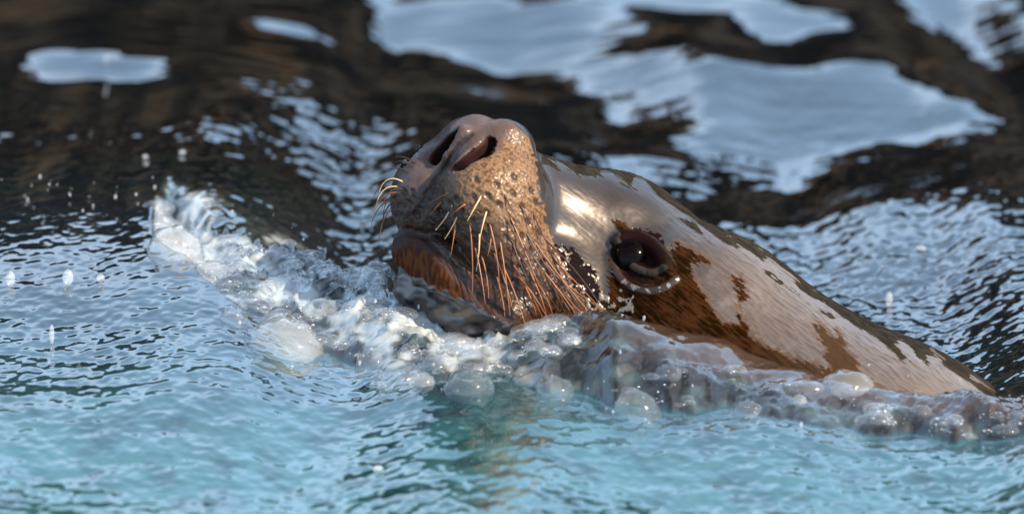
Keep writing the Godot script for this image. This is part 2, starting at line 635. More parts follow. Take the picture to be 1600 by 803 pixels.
func build_sea_lion() -> void:
	shape_sea_lion()
	# first by larger blocks of 4 x 4 x 4, each with the shapes that reach it
	var big := g_h * BC * 4.0
	for z in range(0, g_n.z, 4):
		for y in range(0, g_n.y, 4):
			for x in range(0, g_n.x, 4):
				var mid := g_lo + Vector3(x, y, z) * g_h * BC + Vector3.ONE * big * 0.5
				# leave out what lies well under water
				if mid.y * 0.966 + mid.z * 0.259 < -LEVEL - 100.0: continue
				var list := PackedInt32Array()
				for k in p_kind.size():
					if (p_mid[k] - mid).length() - p_far[k] < big * 0.87 * 2.0 + p_k[k] + 4.0: list.append(k)
				if list.is_empty() or absf(sd(mid, list)) > big * 0.87 * 1.7 + 3.0: continue
				for dz in 4:
					for dy in 4:
						for dx in 4:
							if x + dx < g_n.x and y + dy < g_n.y and z + dz < g_n.z:
								blocks.append(Vector3i(x + dx, y + dy, z + dz))
								block_list.append(list)
	block_vals.resize(blocks.size())
	var task := WorkerThreadPool.add_group_task(block_task, blocks.size())
	WorkerThreadPool.wait_for_group_task_completion(task)
	var dim := g_n * BC
	var sy := dim.x + 1
	var sz := (dim.x + 1) * (dim.y + 1)
	var cell_v := PackedInt32Array()
	cell_v.resize(sz * (dim.z + 1))
	cell_v.fill(-1)
	var v := PackedVector3Array()
	var e := BC + 1
	var off := [0, 1, e, e + 1, e * e, e * e + 1, e * e + e, e * e + e + 1]
	var edges := [[0, 1], [2, 3], [4, 5], [6, 7], [0, 2], [1, 3], [4, 6], [5, 7], [0, 4], [1, 5], [2, 6], [3, 7]]
	for i in blocks.size():
		if block_vals[i] == null: continue
		var vals: PackedFloat32Array = block_vals[i]
		var b: Vector3i = blocks[i] * BC
		for z in BC:
			for y in BC:
				for x in BC:
					var at := x + y * e + z * e * e
					var inside := 0
					for k in 8:
						if vals[at + off[k]] < 0.0: inside += 1
					if inside == 0 or inside == 8: continue
					var sum := Vector3.ZERO
					var cnt := 0
					for ed in edges:
						var d0 := vals[at + off[ed[0]]]
						var d1 := vals[at + off[ed[1]]]
						if (d0 < 0.0) != (d1 < 0.0):
							var t := d0 / (d0 - d1)
							var p0 := Vector3(ed[0] & 1, (ed[0] >> 1) & 1, ed[0] >> 2)
							var p1 := Vector3(ed[1] & 1, (ed[1] >> 1) & 1, ed[1] >> 2)
							sum += p0.lerp(p1, t)
							cnt += 1
					cell_v[(b.x + x) + (b.y + y) * sy + (b.z + z) * sz] = v.size()
					v.append(g_lo + (Vector3(b) + Vector3(x, y, z) + sum / cnt) * g_h)
	var quads := PackedInt32Array()
	for i in blocks.size():
		if block_vals[i] == null: continue
		var vals: PackedFloat32Array = block_vals[i]
		var b: Vector3i = blocks[i] * BC
		for z in BC:
			for y in BC:
				for x in BC:
					var at := x + y * e + z * e * e
					var ci := (b.x + x) + (b.y + y) * sy + (b.z + z) * sz
					var neg := vals[at] < 0.0
					for ax in 3:
						if neg == (vals[at + [1, e, e * e][ax]] < 0.0): continue
						var s1: int = [sy, sz, 1][ax]
						var s2: int = [sz, 1, sy][ax]
						var i0 := ci - s1 - s2
						if i0 < 0: continue
						var a := cell_v[i0]
						var bb := cell_v[ci - s2]
						var c := cell_v[ci]
						var d := cell_v[ci - s1]
						if a < 0 or bb < 0 or c < 0 or d < 0: continue
						if neg: quads.append_array([a, d, c, bb])
						else: quads.append_array([a, bb, c, d])
	finish_body(v, quads)

func finish_body(v: PackedVector3Array, quads: PackedInt32Array) -> void:
	# one subdivision, then two rounds of smoothing
	var mids := {}
	var q2 := PackedInt32Array()
	var nq := quads.size() / 4
	q2.resize(nq * 16)
	for q in nq:
		var id := [quads[q * 4], quads[q * 4 + 1], quads[q * 4 + 2], quads[q * 4 + 3]]
		var m := [0, 0, 0, 0]
		for k in 4:
			var a: int = id[k]
			var b: int = id[(k + 1) % 4]
			var key := mini(a, b) * 4194304 + maxi(a, b)
			var at: int = mids.get(key, -1)
			if at < 0:
				at = v.size()
				v.append((v[a] + v[b]) * 0.5)
				mids[key] = at
			m[k] = at
		var c := v.size()
		v.append((v[id[0]] + v[id[1]] + v[id[2]] + v[id[3]]) * 0.25)
		for k in 4:
			var w := q * 16 + k * 4
			q2[w] = id[k]
			q2[w + 1] = m[k]
			q2[w + 2] = c
			q2[w + 3] = m[(k + 3) % 4]
	quads = q2
	for round_ in 3:
		var acc := PackedVector3Array()
		var cnt := PackedInt32Array()
		acc.resize(v.size())
		cnt.resize(v.size())
		for q in range(0, quads.size(), 4):
			for k in 4:
				var a := quads[q + k]
				acc[a] += v[quads[q + ((k + 1) & 3)]] + v[quads[q + ((k + 3) & 3)]]
				cnt[a] += 2
		for i in v.size():
			if cnt[i] >= 6:
				v[i] = v[i].lerp(acc[i] / cnt[i], 0.5)
	var n := normals(v, quads)
	# fine relief and colours
	var col := PackedColorArray()
	var cls := PackedByteArray()
	col.resize(v.size())
	cls.resize(v.size())
	make_spots()
	work_v = v
	work_n = n
	var parts := (v.size() + 2047) / 2048
	work_out.resize(parts)
	var task := WorkerThreadPool.add_group_task(surface_task, parts)
	WorkerThreadPool.wait_for_group_task_completion(task)
	for k in parts:
		for j in work_out[k].size():
			var r: Array = work_out[k][j]
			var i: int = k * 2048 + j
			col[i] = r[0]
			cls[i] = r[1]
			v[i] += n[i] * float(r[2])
	work_out.clear()
	n = normals(v, quads)
	# three skins: matted fur, painted wet sheen, bare wet skin
	var base := ground(1000, 600)
	base.y = 0.0
	var root := Node3D.new()
	root.name = "sea_lion"
	root.position = base
	add_child(root)
	tag(root, "brown wet sea lion raising its whiskered head and neck out of the pool", "sea lion")
	var bm := Basis(EX * S, EY * S, EZ * S)
	var rot := Basis(EX, EY, EZ)
	var body := ArrayMesh.new()
	var mats := [fur(), film(), bare_skin()]
	for k in 3:
		var vv := PackedVector3Array()
		var nn := PackedVector3Array()
		var cc := PackedColorArray()
		var ii := PackedInt32Array()
		var map := PackedInt32Array()
		map.resize(v.size())
		map.fill(-1)
		for q in range(0, quads.size(), 4):
			for tri in [[0, 1, 2], [0, 2, 3]]:
				var a := quads[q + tri[0]]
				var b := quads[q + tri[1]]
				var c := quads[q + tri[2]]
				var own := cls[a]
				if cls[b] == cls[c]: own = cls[b]
				if own != k: continue
				for g in [a, b, c]:
					if map[g] < 0:
						map[g] = vv.size()
						vv.append(AIM - base + bm * v[g])
						nn.append(rot * n[g])
						cc.append(col[g])
					ii.append(map[g])
		if ii.is_empty(): continue
		var arr := []
		arr.resize(Mesh.ARRAY_MAX)
		arr[Mesh.ARRAY_VERTEX] = vv
		arr[Mesh.ARRAY_NORMAL] = nn
		arr[Mesh.ARRAY_COLOR] = cc
		arr[Mesh.ARRAY_INDEX] = ii
		body.add_surface_from_arrays(Mesh.PRIMITIVE_TRIANGLES, arr)
		body.surface_set_material(body.get_surface_count() - 1, mats[k])
	put("body", body, null, root)
	# eyes
	var ball := SphereMesh.new()
	ball.radius = 36.0 * S
	ball.height = 72.0 * S
	ball.radial_segments = 48
	ball.rings = 24
	var em := StandardMaterial3D.new()
	em.resource_name = "dark eye"
	em.albedo_color = Color(0.04, 0.02, 0.018)
	em.roughness = 0.12
	em.metallic_specular = 0.2
	put("eye", ball, em, root).position = world_of(eye_at) - base
	put("eye", ball, em, root).position = world_of(eye_at - HL * (2.0 * (eye_at - O).dot(HL))) - base
	whiskers(root, base)

var work_v := PackedVector3Array()
var work_n := PackedVector3Array()
var work_out: Array = []

func surface_task(k: int) -> void:
	var out: Array = []
	for i in range(k * 2048, mini(k * 2048 + 2048, work_v.size())):
		out.append(surface(work_v[i], work_n[i]))
	work_out[k] = out

func normals(v: PackedVector3Array, quads: PackedInt32Array) -> PackedVector3Array:
	var n := PackedVector3Array()
	n.resize(v.size())
	for q in range(0, quads.size(), 4):
		var a := quads[q]
		var b := quads[q + 1]
		var c := quads[q + 2]
		var d := quads[q + 3]
		var f := (v[d] - v[b]).cross(v[c] - v[a])
		n[a] += f
		n[b] += f
		n[c] += f
		n[d] += f
	for i in n.size():
		n[i] = n[i].normalized()
	return n

func fur() -> Material:
	var m := StandardMaterial3D.new()
	m.resource_name = "matted fur"
	m.vertex_color_use_as_albedo = true
	m.roughness = 0.55
	m.metallic_specular = 0.12
	return m

func film() -> Material:
	var m := StandardMaterial3D.new()
	m.resource_name = "painted wet sheen"
	m.vertex_color_use_as_albedo = true
	m.metallic = 0.6  # pale metal stands in for sky reflected by the wet fur
	m.roughness = 0.31
	m.metallic_specular = 0.6
	m.clearcoat_enabled = true
	m.clearcoat = 0.4
	m.clearcoat_roughness = 0.14
	return m

func bare_skin() -> Material:
	var m := StandardMaterial3D.new()
	m.resource_name = "wet skin"
	m.vertex_color_use_as_albedo = true
	m.roughness = 0.38
	m.metallic_specular = 0.36
	m.clearcoat_enabled = true
	m.clearcoat = 0.12
	m.clearcoat_roughness = 0.2
	return m

var BROWN := PackedVector2Array([
	Vector2(963, 340), Vector2(978, 352), Vector2(1000, 360), Vector2(1026, 378), Vector2(1050, 384), Vector2(1060, 371), Vector2(1085, 384), Vector2(1104, 396), Vector2(1122, 410), Vector2(1120, 420),
	Vector2(1103, 412), Vector2(1088, 408), Vector2(1090, 430), Vector2(1108, 456), Vector2(1122, 484), Vector2(1140, 504), Vector2(1153, 492), Vector2(1152, 465), Vector2(1138, 432), Vector2(1150, 424),
	Vector2(1166, 430), Vector2(1170, 455), Vector2(1162, 480), Vector2(1180, 522), Vector2(1205, 540), Vector2(1243, 556), Vector2(1278, 562), Vector2(1290, 575), Vector2(1287, 548), Vector2(1268, 504),
	Vector2(1284, 500), Vector2(1300, 520), Vector2(1318, 512), Vector2(1330, 545), Vector2(1344, 560), Vector2(1352, 585), Vector2(1400, 615), Vector2(1420, 720), Vector2(700, 720), Vector2(760, 540),
	Vector2(880, 520), Vector2(868, 440), Vector2(860, 388), Vector2(876, 378), Vector2(890, 392), Vector2(902, 386), Vector2(915, 412), Vector2(928, 420), Vector2(932, 452), Vector2(944, 462), Vector2(952, 430), Vector2(957, 395), Vector2(966, 372)])
var PAD := PackedVector2Array([
	Vector2(560, 300), Vector2(640, 255), Vector2(690, 190), Vector2(740, 170), Vector2(800, 190), Vector2(826, 215), Vector2(838, 250), Vector2(843, 300), Vector2(862, 372), Vector2(890, 432), Vector2(935, 500),
	Vector2(860, 520), Vector2(800, 505), Vector2(700, 560), Vector2(560, 560)])
var SPOT_AREA := PackedVector2Array([
	Vector2(690, 318), Vector2(720, 292), Vector2(752, 272), Vector2(800, 262), Vector2(836, 278), Vector2(848, 340), Vector2(880, 420), Vector2(915, 482), Vector2(850, 480), Vector2(790, 430), Vector2(735, 385), Vector2(690, 352)])
const CREASES := [[Vector2(694, 262), Vector2(682, 280), Vector2(668, 304), Vector2(652, 338)], [Vector2(696, 262), Vector2(703, 244), Vector2(718, 224), Vector2(738, 209)]]
var spots := PackedVector2Array()

func make_spots() -> void:
	var r := RandomNumberGenerator.new()
	r.seed = 5
	for i in range(-9, 14):
		for j in range(-9, 12):
			var q := Vector2(770, 350) + Vector2(0.60, 0.80) * (i * 27.0 + (j & 1) * 12.0) + Vector2(0.82, -0.57) * (j * 25.0) + Vector2(r.randfn(), r.randfn()) * 3.0
			if Geometry2D.is_point_in_polygon(q, SPOT_AREA): spots.append(q)
	for q in [[628, 322], [640, 318], [622, 338], [650, 335], [632, 300], [645, 300], [612, 345], [690, 330], [705, 318]]:
		spots.append(Vector2(q[0], q[1]))

func surface(p: Vector3, nrm: Vector3) -> Array:
	# colour, skin (0 matted fur, 1 painted wet sheen, 2 bare skin) and fine relief at a point of the body
	var k := DIST / (DIST - p.z * S)
	var s := Vector2(800.0 + p.x * k, 401.0 - p.y * k)
	var near := (p - O).dot(HL) > -70.0 or s.x > 960.0
	# along and across the body, for hair that lies back
	var along := s.x * 0.80 + s.y * 0.60
	var across := s.y * 0.80 - s.x * 0.60
	var hair := n1.get_noise_3d(along * 0.022, across * 0.20, p.z * 0.02) * 0.6 + n2.get_noise_3d(along * 0.05, across * 0.42, p.z * 0.03) * 0.5
	var blot := n4.get_noise_3d(p.x * 0.02, p.y * 0.02, p.z * 0.02)
	var jag := Vector2(n2.get_noise_2d(s.x * 0.07, s.y * 0.07), n2.get_noise_2d(s.x * 0.07 + 50.0, s.y * 0.07)) * 5.0 + Vector2(n3.get_noise_2d(s.x * 0.13, s.y * 0.13), n3.get_noise_2d(s.x * 0.13, s.y * 0.13 + 30.0)) * 3.5
	var torn := n1.get_noise_2d(along * 0.012, across * 0.11) * 10.0 + n3.get_noise_2d(along * 0.02, across * 0.26) * 6.0
	var t := s + jag * 0.45 + Vector2(0.80, 0.60) * torn
	if Geometry2D.is_point_in_polygon(s + jag * 0.9 if s.y > 240.0 else s, PAD):
		return pad(s, p, nrm, hair, blot)
	# the back of head and neck: olive fur, darker reflection painted in, beyond a torn line along the crest
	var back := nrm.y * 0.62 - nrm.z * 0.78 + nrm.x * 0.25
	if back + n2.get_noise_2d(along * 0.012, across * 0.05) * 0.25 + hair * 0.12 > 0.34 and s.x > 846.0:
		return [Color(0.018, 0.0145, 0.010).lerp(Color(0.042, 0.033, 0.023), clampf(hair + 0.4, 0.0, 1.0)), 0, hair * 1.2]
	if absf(s.x - 1004.0) < 70.0 and absf(s.y - 405.0) < 60.0 and near:
		for k_ in 2:
			var line: Array = rim_lines[k_]
			for i in range(1, line.size()):
				var gap: float = Geometry2D.get_closest_point_to_segment(s, line[i - 1], line[i]).distance_to(s)
				if gap < 5.5:
					if k_ == 1 and n3.get_noise_2d(s.x * 0.06, s.y * 0.06) > 0.45 and gap < 4.0: return [Color(0.34, 0.29, 0.24), 1, 0.0]  # bright glints painted along the fold under the eye
					return [Color(0.045, 0.032, 0.025) if k_ == 0 else Color(0.040, 0.024, 0.016), 0 if k_ == 0 and s.x > 1010.0 else 2, 0.0]
		if (s - Vector2(1003, 396)).length() < 39.0 + jag.x:
			return [Color(0.012, 0.007, 0.006), 0, 0.0]
	if Geometry2D.is_point_in_polygon(t, BROWN) or not near:
		var c := Color(0.046, 0.017, 0.006).lerp(Color(0.010, 0.004, 0.002), smoothstep(-0.3, 0.35, hair + blot * 0.5))
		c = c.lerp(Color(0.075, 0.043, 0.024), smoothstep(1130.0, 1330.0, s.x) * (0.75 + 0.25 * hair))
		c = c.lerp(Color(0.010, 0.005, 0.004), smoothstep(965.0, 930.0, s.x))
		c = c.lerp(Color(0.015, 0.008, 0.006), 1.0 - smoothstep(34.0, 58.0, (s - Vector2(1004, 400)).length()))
		var glint := n3.get_noise_2d(s.x * 0.05, s.y * 0.06) + n2.get_noise_2d(s.x * 0.2, s.y * 0.2) * 0.35
		if s.x < 990.0 and s.y > 452.0 and glint > 0.3 or s.x < 945.0 and glint > 0.6:
			return [Color(0.30, 0.25, 0.19), 1, 1.6]  # small bright glints painted on the cheek
		if s.x > 1040.0 and (not Geometry2D.is_point_in_polygon(t + Vector2(5, -5), BROWN) or not Geometry2D.is_point_in_polygon(t + Vector2(-6, -2), BROWN)):
			return [c.lerp(Color(0.15, 0.10, 0.07), 0.6), 2, hair * 1.2]
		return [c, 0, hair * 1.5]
	var f := Color(0.080, 0.062, 0.050).lerp(Color(0.30, 0.222, 0.168), smoothstep(990.0, 1230.0, s.x))  # sky sheen painted into the colour, dim on the forehead, brighter on the neck
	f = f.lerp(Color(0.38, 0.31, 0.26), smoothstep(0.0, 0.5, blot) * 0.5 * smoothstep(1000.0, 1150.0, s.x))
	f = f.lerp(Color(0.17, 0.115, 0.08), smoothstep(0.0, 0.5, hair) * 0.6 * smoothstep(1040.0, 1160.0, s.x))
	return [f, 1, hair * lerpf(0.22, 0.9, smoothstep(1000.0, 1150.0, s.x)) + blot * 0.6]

func pad(s: Vector2, p: Vector3, _nrm: Vector3, hair: float, blot: float) -> Array:
	# bare nose
	var nose_line := 305.0 - maxf(s.x - 660.0, 0.0) * 0.62 + n2.get_noise_2d(s.x * 0.05, s.y * 0.05) * 14.0
	var lip := s.y > 0.0 and (s.x < 800.0) and s.y > lip_row(s.x)
	for h in holes:
		var ba: Vector3 = h[1] - h[0]
		var q: Vector3 = p - h[0]
		var f := clampf(q.dot(ba) / ba.dot(ba), 0.0, 1.0)
		var down := -(q - ba * f).dot(HA)
		q += HA * maxf(down, 0.0)
		f = clampf(q.dot(ba) / ba.dot(ba), 0.0, 1.0)
		if (q - ba * f).length() < lerpf(h[2], h[3], f) + clampf(down * 0.4 + 0.6, 0.4, 5.0) and down > -14.0:
			return [Color(0.080, 0.034, 0.022).lerp(Color(0.022, 0.010, 0.008), smoothstep(-2.0, 6.0, down)), 0, 0.0]
	var grain := n3.get_noise_3d(p.x * 0.16, p.y * 0.16, p.z * 0.16)
	if lip:
		var c := Color(0.105, 0.036, 0.014).lerp(Color(0.055, 0.019, 0.009), smoothstep(-0.35, 0.35, n1.get_noise_2d(s.x * 0.12, s.y * 0.03)))
		var top := lip_row(s.x)
		c = c.lerp(Color(0.060, 0.040, 0.036), (1.0 - smoothstep(10.0, 30.0, s.y - top)) * smoothstep(-0.3, 0.2, blot + 0.1))
		var ledge := table(PackedFloat32Array([590, 623, 675, 716, 769, 800]), PackedFloat32Array([396, 417, 446, 463, 490, 510]), s.x)
		if s.y > ledge + n2.get_noise_2d(s.x * 0.06, 4.0) * 5.0:
			return [Color(0.10, 0.082, 0.074).lerp(Color(0.03, 0.020, 0.017), smoothstep(0.0, 0.4, n2.get_noise_2d(s.x * 0.03, s.y * 0.04))), 1, n2.get_noise_2d(s.x * 0.03, s.y * 0.04) * 2.5]
		return [c, 0, grain * 0.5]
	var skin := Color(0.095, 0.058, 0.048).lerp(Color(0.13, 0.088, 0.074), smoothstep(-0.3, 0.5, blot))
	var tan_ := Color(0.225, 0.125, 0.060).lerp(Color(0.095, 0.046, 0.020), smoothstep(-0.1, 0.6, grain + hair * 0.6))
	# towards the mouth the hair is red brown; muzzle shade is painted over it
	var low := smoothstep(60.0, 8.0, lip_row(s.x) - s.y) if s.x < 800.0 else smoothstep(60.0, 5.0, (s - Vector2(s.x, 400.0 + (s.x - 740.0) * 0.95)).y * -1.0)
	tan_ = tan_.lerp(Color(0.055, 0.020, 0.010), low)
	tan_ = tan_.lerp(Color(0.07, 0.035, 0.022), smoothstep(740.0, 650.0, s.x) * 0.85)  # left side of the muzzle painted as its shaded side
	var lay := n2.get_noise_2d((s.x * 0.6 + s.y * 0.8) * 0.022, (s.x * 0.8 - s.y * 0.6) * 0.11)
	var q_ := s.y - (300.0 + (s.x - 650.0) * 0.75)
	var wet := smoothstep(-95.0, 20.0, q_)  # muzzle lightness map: shade painted over the lower wet hair
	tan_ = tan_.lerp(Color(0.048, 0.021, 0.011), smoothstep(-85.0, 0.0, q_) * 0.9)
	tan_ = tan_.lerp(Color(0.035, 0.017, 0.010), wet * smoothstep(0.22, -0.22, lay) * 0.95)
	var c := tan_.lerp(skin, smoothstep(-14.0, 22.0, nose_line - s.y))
	var bare := smoothstep(-10.0, 20.0, nose_line - s.y)
	for line in CREASES:
		for i in range(1, line.size()):
			var near_ := Geometry2D.get_closest_point_to_segment(s, line[i - 1], line[i]).distance_to(s)
			if near_ < 6.0: c = c.lerp(Color(0.03, 0.016, 0.012), smoothstep(5.0, 1.5, near_) * 0.85)  # shade of the crease painted into the colour
	var relief := grain * lerpf(1.0, 0.45, bare) + hair * lerpf(0.9, 0.1, bare)
	if s.y > 262.0:
		for q in spots:
			var d := s - q
			if absf(d.x) > 16.0 or absf(d.y) > 16.0: continue
			var a := d.dot(Vector2(0.55, 0.83))
			var b := d.dot(Vector2(0.83, -0.55))
			var m := 1.0 - smoothstep(0.5, 1.1, Vector2(a / 9.0, b / 5.2).length())
			c = c.lerp(Color(0.035, 0.02, 0.014), m * 0.9)
			relief -= m * 2.2
			relief += (1.0 - smoothstep(0.4, 1.0, (d + Vector2(7, 9)).length() / 9.0)) * 1.4
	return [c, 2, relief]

func lip_row(x: float) -> float:
	return table(PackedFloat32Array([590, 604, 616, 638, 664, 692, 718, 744, 792, 830]), PackedFloat32Array([420, 394, 372, 360, 368, 397, 432, 462, 497, 515]), x)


func whiskers(root: Node3D, base: Vector3) -> void:
	var amber := StandardMaterial3D.new()
	amber.resource_name = "amber whisker"
	amber.albedo_color = Color(0.60, 0.38, 0.23)
	amber.roughness = 0.35
	var pale := amber.duplicate()
	pale.resource_name = "pale whisker"
	pale.albedo_color = Color(0.88, 0.74, 0.55)
	var dark := amber.duplicate()
	dark.resource_name = "dark whisker"
	dark.albedo_color = Color(0.30, 0.18, 0.12)
	# root, bend and tip in the view; how far the tip stands off the skin; material
	var list := [
		[704, 300, 690, 306, 668, 319, 14, 0], [690, 315, 680, 326, 670, 338, 12, 0], [707, 320, 695, 341, 681, 359, 16, 1], [716, 335, 706, 355, 695, 373, 16, 1], [712, 349, 709, 374, 704, 399, 12, 0],
		[752, 305, 741, 325, 730, 345, 18, 1], [734, 349, 738, 402, 738, 456, 14, 0], [749, 363, 748, 393, 744, 423, 14, 1], [768, 363, 766, 381, 762, 399, 12, 0], [781, 374, 790, 433, 797, 492, 22, 0],
		[776, 431, 784, 462, 789, 494, 16, 0], [840, 442, 856, 470, 868, 508, 26, 0], [826, 420, 846, 466, 856, 504, 26, 0], [861, 438, 882, 472, 903, 508, 30, 0], [871, 449, 894, 474, 917, 503, 30, 0],
		[840, 400, 876, 440, 916, 500, 34, 2], [857, 390, 892, 438, 934, 482, 30, 2], [862, 402, 905, 446, 955, 500, 40, 0], [850, 372, 905, 430, 944, 488, 36, 2], [812, 398, 846, 446, 888, 506, 30, 2],
		[800, 410, 826, 452, 850, 500, 26, 0], [822, 362, 850, 410, 886, 460, 28, 2], [790, 340, 806, 368, 828, 402, 18, 2], [812, 318, 828, 346, 848, 384, 18, 2], [772, 395, 788, 436, 800, 480, 20, 0],
		[760, 330, 754, 352, 748, 380, 14, 1], [798, 372, 812, 408, 830, 452, 20, 2], [786, 302, 798, 322, 812, 350, 12, 2], [832, 330, 846, 362, 862, 396, 16, 2], [752, 398, 760, 430, 764, 466, 16, 0],
		[820, 446, 834, 478, 842, 508, 20, 0], [880, 456, 900, 480, 926, 506, 30, 0], [728, 318, 716, 326, 702, 338, 12, 0], [836, 378, 880, 438, 938, 506, 44, 0], [845, 396, 884, 446, 926, 512, 40, 2], [808, 430, 840, 470, 866, 520, 34, 0], [868, 430, 910, 462, 962, 494, 46, 0], [815, 380, 856, 434, 892, 512, 40, 2], [788, 420, 806, 462, 822, 512, 30, 0], [764, 345, 776, 400, 780, 452, 26, 0], [742, 384, 752, 432, 758, 474, 22, 0], [798, 340, 822, 396, 842, 446, 30, 0], [850, 424, 880, 462, 912, 508, 34, 0]]
	var left := [
		[624, 292, 600, 296, 587, 322, -8, 1], [630, 284, 606, 280, 592, 300, -10, 1], [640, 272, 622, 262, 606, 268, -14, 2], [646, 262, 630, 252, 615, 254, -14, 2], [618, 304, 602, 318, 599, 350, -4, 2], [614, 316, 600, 334, 598, 366, 0, 2],
		[632, 296, 608, 300, 596, 330, 4, 2], [622, 280, 598, 286, 584, 308, -12, 2],
		[636, 268, 612, 262, 592, 274, -16, 2], [626, 300, 598, 308, 580, 336, -12, 0], [614, 326, 598, 346, 592, 384, -4, 0], [620, 310, 594, 322, 578, 356, -10, 2], [650, 256, 634, 246, 618, 244, -14, 2]]
	for set_ in [list, left]:
		for q in set_:
			var a := skin_at(q[0], q[1], 3.0)
			var m: Vector3
			var e: Vector3
			if set_ == list:
				m = skin_at(q[2], q[3], -q[6] * 0.6)
				e = skin_at(q[4], q[5], -q[6])
				m.z = maxf(m.z, (a.z + e.z) * 0.5 + 3.0)
				if e.z < a.z - 60.0: e.z = a.z - 20.0
				m.z = clampf(m.z, minf(a.z, e.z) - 5.0, maxf(a.z, e.z) + 20.0)
			else:
				m = frame_of(q[2], q[3], a.z + q[6])
				e = frame_of(q[4], q[5], a.z + q[6] * 2.0)
			var o := put("whisker", tube(world_of(a) - base, world_of(m) - base, world_of(e) - base, 0.00085, 0.00022), [amber, pale, dark][q[7]], root)
			o.name = o.name

func tube(a: Vector3, m: Vector3, e: Vector3, r0: float, r1: float) -> ArrayMesh:
	var c := m * 2.0 - (a + e) * 0.5       # the curve passes through m
	var v := PackedVector3Array()
	var n := PackedVector3Array()
	var idx := PackedInt32Array()
	var steps := 10
	var sides := 5
	for i in steps + 1:
		var t := float(i) / steps
		var p := a.lerp(c, t).lerp(c.lerp(e, t), t)
		var d := (c - a).lerp(e - c, t).normalized()
		var x := d.cross(Vector3(0.3, 0.2, 0.9)).normalized()
		var y := d.cross(x)
		for k in sides:
			var f := TAU * k / sides
			var o := x * cos(f) + y * sin(f)
			v.append(p + o * lerpf(r0, r1, t))
			n.append(o)
	for i in steps:
		for k in sides:
			var p0 := i * sides + k
			var p1 := i * sides + (k + 1) % sides
			idx.append_array([p0, p0 + sides, p1, p1, p0 + sides, p1 + sides])
	return array_mesh(v, n, PackedColorArray(), idx)


# ------------------------------------------------------------------ bubbles, froth, drops
func on_water(px: float, py: float) -> Vector3:
	var dir := (-EZ * DIST + EX * (px - 800.0) * S + EY * (401.0 - py) * S) / DIST
	var t := 4.6
	var last := t
	while t < 9.0:
		var p := EYE + dir * t
		if p.y < water_y(p.x, p.z): break
		last = t
		t += 0.006
	return EYE + dir * (last + t) * 0.5

func dome(seed_: int, segs := 28, rings := 12) -> ArrayMesh:
	# a bubble standing in the surface: a slightly uneven cap, unit radius
	var v := PackedVector3Array()
	var n := PackedVector3Array()
	var idx := PackedInt32Array()
	for j in rings + 1:
		var f := lerpf(0.0, 1.9, float(j) / rings)
		for i in segs + 1:
			var g := TAU * i / segs
			var d := Vector3(sin(f) * cos(g), cos(f), sin(f) * sin(g))
			v.append(d * (1.0 + n2.get_noise_3d(d.x * 1.3 + seed_ * 3.7, d.y * 1.3, d.z * 1.3) * 0.13 + n3.get_noise_3d(d.x * 4.0 + seed_, d.y * 4.0, d.z * 4.0) * 0.035))
			n.append((d + Vector3(n3.get_noise_3d(d.x * 4.0 + seed_, d.y * 4.0, 3.0), n3.get_noise_3d(d.x * 4.0, d.z * 4.0 + seed_, 5.0), n3.get_noise_3d(d.y * 4.0 + seed_, d.z * 4.0, 8.0)) * 0.22).normalized())
	for j in rings:
		for i in segs:
			var a := j * (segs + 1) + i
			idx.append_array([a, a + segs + 1, a + 1, a + 1, a + segs + 1, a + segs + 2])
	return array_mesh(v, n, PackedColorArray(), idx)

